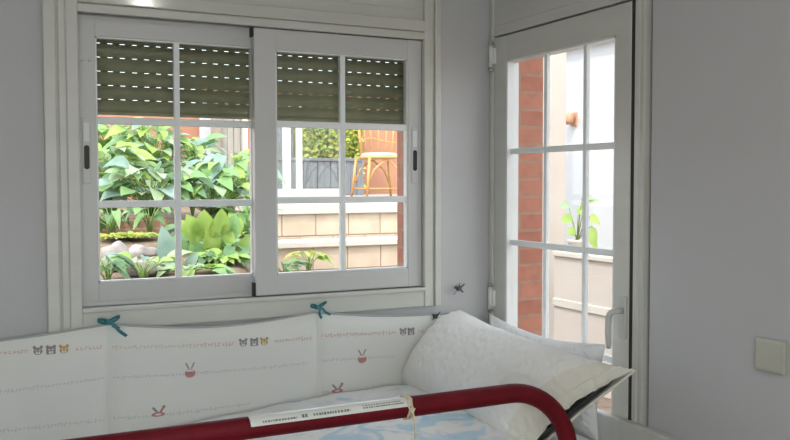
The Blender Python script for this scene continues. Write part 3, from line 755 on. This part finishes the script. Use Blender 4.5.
b = MB()
def gr(u, v):
    x = lerp(-6,1.15,u); y = lerp(.30,9.2,v)
    return V((x, y, ground(x,y)+.02*nz((x*2,y*2,0))))
b.grid(gr, 90, 60)
b.grid(lambda u,v: V((lerp(-6,1.15,u), lerp(.30,9.2,v), -.1)), 2, 2, True)
struct(b, 'ground_garden', 'soil', 'brown planting bed rising behind the window', 'soil')
struct(MB().box((-14,-14,-.4),(30,40,-.13)), 'ground', 'soil', 'earth around the house', 'ground')

# terracotta wall and boards behind the planting
tag(MB().box((-5.0,9.3,.9),(1.93,9.5,2.55)).build('garden_wall', 'terra', None, (-1.5,9.4,.9)), 'orange terracotta rendered garden wall behind the leafy planting', 'wall')
p0 = at(213,140,Y=8.6); p1 = at(219,140,Y=8.6)
tag(MB().box((p0.x,8.6,1.2),(p1.x+.03,8.72,2.7),.01).build('wooden_post', 'post', None, (p0.x,8.66,1.2)), 'weathered brown wooden post at the left of the pale board panel', 'post')
p2 = at(246,140,Y=8.6)
bd = thing('plank_fence', ((p1.x+p2.x)/2,8.7,1.2), 'pale weathered vertical board panel behind the leafy planting', 'fence panel')
b = MB(); x = p1.x+.04
while x < p2.x-.04: b.box((x,8.66,1.2),(x+.085,8.69,2.65),.004); x += .092
b.build('boards', 'boards', bd)
MB().box((p2.x-.03,8.62,1.2),(p2.x+.03,8.70,2.66),.004).build('white_edge', 'pvc', bd)
pa, pb2 = at(203,135,Y=9.0), at(214,135,Y=9.0)
tag(MB().box((pa.x,9.0,1.2),(pb2.x,9.2,2.75)).build('white_pier', 'white', None, (pa.x,9.1,1.2)), 'narrow white rendered pier between orange wall and brown post', 'pier')

# stone terraces
def tiles(yf, yb, ztop, x0, off):
    b = MB(); b.use('joint').box((x0,yf+.012,0),(6.2,yb,ztop)); b.use('stone'); z = ztop; r = 0
    while z > .1:
        x = x0-off-.21*(r%2)
        while x < 6.2:
            a = max(x, x0); c = min(x+.425, 6.2)
            if c-a > .05: b.box((a,yf,z-.262),(c,yf+.02,z-.003),.004)
            x += .436
        z -= .272; r += 1
    return b
st = thing('stone_retaining_wall', (3.2,7.1,0), 'cream stone tiled upper retaining wall with pale coping', 'retaining wall')
zt = at(340,204,Y=7.0).z; zc_ = at(340,213.5,Y=7.0).z
tiles(7.03, 7.5, zc_, 1.12, .0).build('tiled_face', None, st)
MB().box((1.10,6.98,zc_),(6.2,7.52,zt),.01).build('coping', 'coping', st)
st = thing('stone_retaining_wall', (3.2,6.6,0), 'cream stone tiled lower step in front of the upper retaining wall', 'retaining wall')
zt2 = at(340,240.5,Y=6.5).z; zc2 = at(340,246.5,Y=6.5).z
tiles(6.53, 7.02, zc2, 1.12, .23).build('tiled_face', None, st)
MB().box((1.10,6.48,zc2),(6.2,7.0,zt2),.01).build('coping', 'coping', st)
zf = at(385,197,Y=8.6).z
struct(MB().box((1.12,7.53,0),(9,14,zf)), 'ground_upper_terrace', 'terrafl', 'raised terrace floor behind the stone wall', 'terrace')

# glazed screen, fence, hedge and brick wall on the upper terrace
YS = 9.6
sc = thing('glazed_screen', (at(292,195,Y=YS).x,YS,zf), 'white framed sliding glass screen left of the dark fence boards', 'glazed screen')
za = zf; zb = at(290,100,Y=YS).z
for (a,c) in ((283,290),(296.5,301.5)):
    xa, xb_ = at(a,160,Y=YS).x, at(c,160,Y=YS).x
    MB().box((xa,YS-.04,za),(xb_,YS+.04,zb),.006).build('post', 'pvc', sc)
xa, xb_ = at(270,160,Y=YS).x, at(341,160,Y=YS).x
MB().box((xa,YS-.06,za),(xb_,YS+.06,at(300,189,Y=YS).z),.006).build('bottom_rail', 'pvc', sc)
MB().box((xa,YS-.004,at(300,189,Y=YS).z),(xb_,YS+.004,zb)).build('glass', 'glass', sc)
YF = 10.6
fe = thing('board_fence', (at(320,195,Y=YF).x,YF,zf), 'dark grey vertical board fence below the yellow green hedge', 'fence')
xa, xb_ = at(262,160,Y=YF).x, at(361,160,Y=YF).x; zfe = at(320,158,Y=YF).z
b = MB(); x = xa; k = 0
while x < xb_: b.box((x,YF+.012*(k%2),zf),(x+.115,YF+.03+.012*(k%2),zfe),.004); x += .12; k += 1
b.build('boards', 'fence', fe); MB().box((xa,YF-.02,zfe-.05),(xb_,YF+.06,zfe),.004).build('top_rail', 'fence', fe)
YH = 11.2
hx0, hx1 = at(301,140,Y=YH).x, at(361,140,Y=YH).x; hz0, hz1 = zf, at(340,100,Y=YH).z
hd = thing('hedge', ((hx0+hx1)/2,YH+.3,zf), 'clipped yellow green hedge rising behind the dark board fence', 'hedge')
b = MB(); rg = random.Random(5)
for k in range(2600):
    p = V((rg.uniform(hx0,hx1), YH+rg.uniform(-.05,.12), rg.uniform(hz0+.1,hz1)))
    b.use(rg.choice(('l_yel','l_yel','l_lime'))).leaf(p, (rg.uniform(-1,1),-.6,rg.uniform(-.3,1)), (0,-1,.6), rg.uniform(.08,.14), rg.uniform(.05,.08), .2, .2, 3)
b.build('foliage', None, hd)
MB().use('l_yel').box((hx0,YH+.06,zf),(hx1,YH+.55,hz1-.03),.05).build('inner_mass', None, hd)
tag(MB().box((hx0-1.6,YH+.7,0),(hx1+5,YH+.9,3.3)).build('garden_wall', 'terra', None, (hx0,YH+.8,0)), 'orange rendered wall at the back of the upper terrace behind the rattan chair', 'wall')
tag(MB().box((at(270,150,Y=11.6).x-.8,11.5,zf),(hx0-.02,11.65,2.9)).build('shed', 'fence', None, (2.6,11.6,zf)), 'dark grey wall panel behind the glass screen, left of the hedge', 'panel')

# rattan chair
YC = 8.6
xl, xr = at(359,195,Y=YC).x, at(399,195,Y=YC).x
cz0 = zf; cw = (xr-xl); cx = (xl+xr)/2
ch = thing('rattan_chair', (cx,YC,zf), 'golden rattan chair with arched leg braces on the upper terrace', 'chair')
zs = at(388,158,Y=YC).z; ztop = at(388,108,Y=YC).z; sw2 = cw*.40
def lg(sx, sy):
    MB().tube([(cx+sx*cw*.5, YC+sy*cw*.42, cz0),(cx+sx*sw2, YC+sy*sw2*.9, zs)], [.02,.023], 8).build('leg', 'rattan', ch)
for sx in (-1,1):
    for sy in (-1,1): lg(sx,sy)
for sy in (-1,1):
    pts = [(cx+sx*cw*q_, YC+sy*cw*.38, lerp(cz0,zs,t_)) for sx,q_,t_ in ((-1,.43,.38),(-1,.30,.70),(-1,.05,.93),(1,.05,.93),(1,.30,.70),(1,.43,.38))]
    MB().tube(pts, .014, 8).build('arched_brace', 'rattan', ch)
b = MB()
zq = lerp(cz0,zs,.22); k = cw*.47
b.tube([(cx-k,YC-k*.85,zq),(cx+k,YC-k*.85,zq),(cx+k,YC+k*.85,zq),(cx-k,YC+k*.85,zq)], .009, 6, closed=True)
b.build('stretcher', 'rattan', ch)
b = MB(); b.lathe((cx,YC,zs+.02), [(.001,0),(sw2*1.02,0),(sw2*1.06,.02),(sw2*.9,.05),(.001,.06)], 24); b.build('seat_cushion', 'coping', ch)
b = MB(); b.lathe((cx,YC,zs-.015), [(.001,0),(sw2*1.12,0),(sw2*1.18,.02),(sw2*1.1,.04),(.001,.035)], 24); b.build('seat', 'rattan', ch)
b = MB()
for k in range(7):
    a = math.radians(lerp(20,160,k/6)); 
    b.tube([(cx+sw2*math.cos(a), YC+sw2*math.sin(a), zs), (cx+sw2*1.25*math.cos(a), YC+sw2*1.25*math.sin(a), ztop-.12*abs(math.cos(a)))], .013, 6)
b.build('back_spindle', 'rattan', ch)
b = MB(); b.tube([(cx+sw2*1.25*math.cos(a), YC+sw2*1.25*math.sin(a), ztop-.12*abs(math.cos(a))) for a in [math.radians(lerp(5,175,k/16)) for k in range(17)]], .016, 8)
b.tube([(cx+sw2*1.12*math.cos(a), YC+sw2*1.12*math.sin(a), lerp(zs,ztop,.42)-.08*abs(math.cos(a))) for a in [math.radians(lerp(5,175,k/16)) for k in range(17)]], .010, 8)
b.build('back_hoop', 'rattan', ch)

# rocks and kerb in the bed
YK = 4.3
kx0, kx1 = at(97,222,Y=YK).x-.6, at(168,222,Y=YK).x
tag(MB().box((kx0,YK,.9),(kx1,YK+.11,at(130,217,Y=YK).z),.01).build('brick_kerb', 'kerb', None, (kx0,YK,.9)), 'low brown brick kerb in the planting bed behind the grey rocks', 'kerb')
def rock(px, py, Y, w, h, seed, label):
    c = at(px,py,Y=Y); bm = bmesh.new(); bmesh.ops.create_icosphere(bm, subdivisions=3, radius=1)
    for v in bm.verts:
        n = v.co.copy(); k = 1+.45*noise.noise(n*1.3+V((seed,0,0)))+.22*noise.noise(n*3.5+V((0,seed,0)))
        v.co = V((n.x*w*k, n.y*w*.8*k, n.z*h*k))
    bm.verts.index_update(); b = MB(); b.smooth = True
    b.add([c+v.co for v in bm.verts], [[v.index for v in f.verts] for f in bm.faces]); bm.free()
    tag(b.build('rock', 'rock', None, c), label, 'rock', 'rocks in the planting bed')
rock(117,258,2.7,.085,.10,3.1,'tall grey rock at the far left of the bed, by the left stile')
rock(143,268,2.5,.10,.05,5.3,'low flat grey rock in front of the blue green leaves')
rock(140,252,3.1,.10,.045,8.8,'grey rock right behind the low flat one')

# planting
bush(114,142,6.2,.30,.16,60,.30,.15,['l_lime','l_lime','l_mid'],'shrub','lime green broad-leaved shrub at the top left against the orange wall',seed=1)
bush(150,150,5.6,.30,.24,90,.26,.13,['l_mid','l_lime','l_pale','l_lime','l_blue'],'shrub','tall mid green shrub left of the vertical bar of the left sash',seed=2)
bush(108,172,4.9,.26,.20,70,.26,.13,['l_mid','l_pale','l_lime'],'shrub','bushy green plant at the left edge of the left sash',seed=3)
bush(192,160,5.8,.26,.20,60,.24,.11,['l_mid','l_lime','l_lime','l_blue'],'shrub','loose green shrub just right of the vertical bar of the left sash',seed=4)
bush(228,172,5.0,.34,.17,60,.34,.10,['l_lime','l_mid','l_blue'],'shrub','long-leaved green plant under the pale board panel',drop=.5,seed=5)
bush(150,182,4.5,.36,.12,80,.22,.12,['l_mid','l_dark','l_blue','l_pale'],'shrub','dark mixed green plant above the brick kerb',seed=6)
bush(212,190,4.6,.36,.12,60,.24,.12,['l_mid','l_lime','l_pale'],'shrub','green plant above the muntin behind the big lime leaves',seed=7)
bush(128,238,3.9,.26,.025,260,.05,.03,['l_yel','l_yel','l_lime'],'ground_cover','yellow green ground cover in front of the brick kerb',drop=.1,seed=8)
bush(143,262,2.3,.16,.02,14,.17,.07,['l_pale','l_lime','l_blue'],'low_plant','low pale-leaved plant among the grey rocks',drop=.4,seed=9)
bush(246,238,4.0,.14,.24,50,.18,.09,['l_lime','l_mid'],'shrub','leafy green shrub at the right edge of the left sash',seed=10)
bush(228,258,3.2,.20,.07,44,.17,.09,['l_mid','l_dark','l_blue'],'low_plant','dark low plant beneath the big lime leaves',seed=11)
bush(309,256,6.2,.16,.05,14,.18,.07,['l_yel','l_lime'],'low_plant','lime sprig in front of the lower stone step',zbase=at(309,275,Y=6.2).z,seed=12)
bush(284,264,5.8,.16,.05,16,.17,.08,['l_blue','l_mid'],'low_plant','blue green leaves at the lower left of the right sash',zbase=at(284,285,Y=5.8).z,seed=13)
bush(112,214,4.15,.16,.07,18,.16,.07,['l_mid','l_dark','l_dark'],'low_plant','dark drooping leaves in front of the brick kerb at its left end',drop=.8,seed=14)
bush(150,210,4.1,.14,.07,14,.16,.07,['l_dark','l_mid','l_pale'],'low_plant','dark drooping leaves over the middle of the brick kerb',drop=.8,seed=15)
bush(108,266,2.2,.09,.03,14,.14,.07,['l_dark','l_mid'],'low_plant','small dark plant at the bottom left corner of the left sash',drop=.5,seed=16)
bush(243,212,4.4,.20,.12,50,.20,.10,['l_mid','l_lime','l_blue'],'shrub','green shrub behind the right edge of the big lime leaves',seed=17)
bush(222,264,2.8,.17,.05,46,.15,.075,['l_mid','l_lime','l_dark'],'low_plant','leafy dark undergrowth at the bottom right corner of the left sash',drop=.5,seed=19)
bush(186,240,3.5,.10,.10,26,.17,.08,['l_mid','l_dark'],'low_plant','dark leaves between the blue green leaves and the big lime ones',drop=.4,seed=20)
bush(190,272,2.5,.20,.02,26,.14,.07,['l_mid','l_lime','l_pale'],'low_plant','low green leaves along the bottom edge of the left sash',drop=.4,seed=18)
# big upright lime leaves
c = at(208,262,Y=3.1); base = V((c.x,3.1,ground(c.x,3.1)))
cf = []
for (px,py,dx,dz_,L,W) in ((196,246,-.25,1,.25,.13),(205,240,-.10,1,.25,.14),(215,238,.10,1,.24,.13),(226,244,.22,1,.24,.12),(188,256,-.6,.7,.18,.10),(211,258,-.1,1,.24,.12),(236,256,.45,.9,.20,.11),(199,262,-.3,1,.18,.11),(221,258,.3,1,.22,.11),(208,262,.6,.6,.16,.10),(192,240,-.5,.9,.18,.10),(232,238,.3,1,.17,.09)):
    cf.append((at(px,py,Y=3.1), (dx,-.35+.5*((px*7)%5)/5,dz_), (.25-.5*((px*3)%4)/3,-1,.1), L*1.25, W*1.1, .30, .45, 'l_lime' if px not in (226,188,199,208) else 'l_mid'))
plant('broad_leaf_plant', 'big bright lime leaves standing upright right of the vertical bar', base, cf)
c = at(168,270,Y=2.7); base = V((c.x,2.7,ground(c.x,2.7)))
cf = [(at(169,268,Y=2.7),(-.16,-.05,1),(0,-1,.1),.29,.13,.05,.3,'l_blue'),(at(173,266,Y=2.72),(.25,-.05,1),(0,-1,.1),.17,.075,.1,.3,'l_blue'),(at(186,268,Y=2.75),(.5,-.1,.8),(0,-1,.3),.15,.07,.2,.3,'l_blue')]
plant('blue_leaf_plant', 'tall blue green leaves left of the vertical bar, beside the rocks', base, cf)
# potted plant on the parapet
c = at(577,258,X=2.03); base = V((2.03,c.y,1.055))
pp = thing('potted_plant', base, 'light green potted plant on the parapet outside the glazed door', 'potted plant')
MB().lathe(base, [(.001,0),(.05,0),(.065,.07),(.07,.075),(.07,.09),(.058,.09),(.055,.08),(.001,.078)], 20).build('pot', 'coping', pp)
b = MB()
tips = [((578,215),(.2,-.3,.5),.13,.08),((572,222),(-.1,.6,.4),.12,.08),((585,206),(.1,-.7,.35),.17,.05),((592,226),(0,-.4,-1),.16,.09),((575,236),(0,.3,.4),.11,.07),((569,208),(0,.5,.3),.12,.06),((582,198),(0,-.6,.1),.14,.05),((574,243),(0,.1,-.2),.08,.05),((590,216),(0,-.7,-.2),.12,.06)]
for (px,py),d,L,W in tips: b.use('l_pale' if py < 212 else 'l_lime').leaf(at(px,py,X=2.0), d, (-1,0,.5), L, W, .3, .2)
b.build('foliage', None, pp)
b = MB()
for (px,py),d,L,W in tips: b.tube([base+V((0,0,.07)), (base+at(px,py,X=2.0))/2+V((0,0,.06)), at(px,py,X=2.0)], .004, 6)
b.build('stem', 'stemg', pp)

# ------------------------------------------------------------------ light
w = bpy.data.worlds.new('sky'); S.world = w; w.use_nodes = True; nt = w.node_tree
bg = nt.nodes['Background']; sk = nt.nodes.new('ShaderNodeTexSky'); sk.sky_type = 'NISHITA'
sk.sun_disc = False; sk.sun_elevation = math.radians(50); sk.sun_rotation = math.radians(215); sk.air_density = 1.0; sk.dust_density = 3.0; sk.ozone_density = 1.0
mx = nt.nodes.new('ShaderNodeMix'); mx.data_type = 'RGBA'; mx.inputs[0].default_value = .75; mx.inputs[7].default_value = (3.0,3.0,3.05,1)
nt.links.new(sk.outputs[0], mx.inputs[6]); nt.links.new(mx.outputs[2], bg.inputs[0]); bg.inputs[1].default_value = 1.1
sl = bpy.data.lights.new('sun', 'SUN'); sl.energy = 2.6; sl.angle = math.radians(1.5); sl.color = (1,.95,.86)
so = bpy.data.objects.new('sun', sl); COL.objects.link(so); so.rotation_euler = V((.55,.45,-.95)).to_track_quat('-Z','Y').to_euler(); so.location = (-6,-6,9)
wl2 = bpy.data.lights.new('rear_fill_light', 'AREA'); wl2.shape = 'RECTANGLE'; wl2.size = 1.7; wl2.size_y = 1.15; wl2.energy = 27; wl2.color = (.96,.98,1)  # fill light added outside the unseen rear window to brighten the room
wo = bpy.data.objects.new('rear_fill_light', wl2); COL.objects.link(wo); wo.location = (-2.07,RY0-.16,1.575); wo.rotation_euler = (math.radians(90),0,0)
S.view_settings.view_transform = 'Standard'; S.view_settings.look = 'None'; S.view_settings.exposure = 0; S.view_settings.gamma = 1
S.view_settings.use_curve_mapping = False
cy = S.cycles; cy.use_denoising = True; cy.max_bounces = 10; cy.diffuse_bounces = 6; cy.transparent_max_bounces = 16; cy.sample_clamp_indirect = 6
cy.caustics_reflective = False; cy.caustics_refractive = False
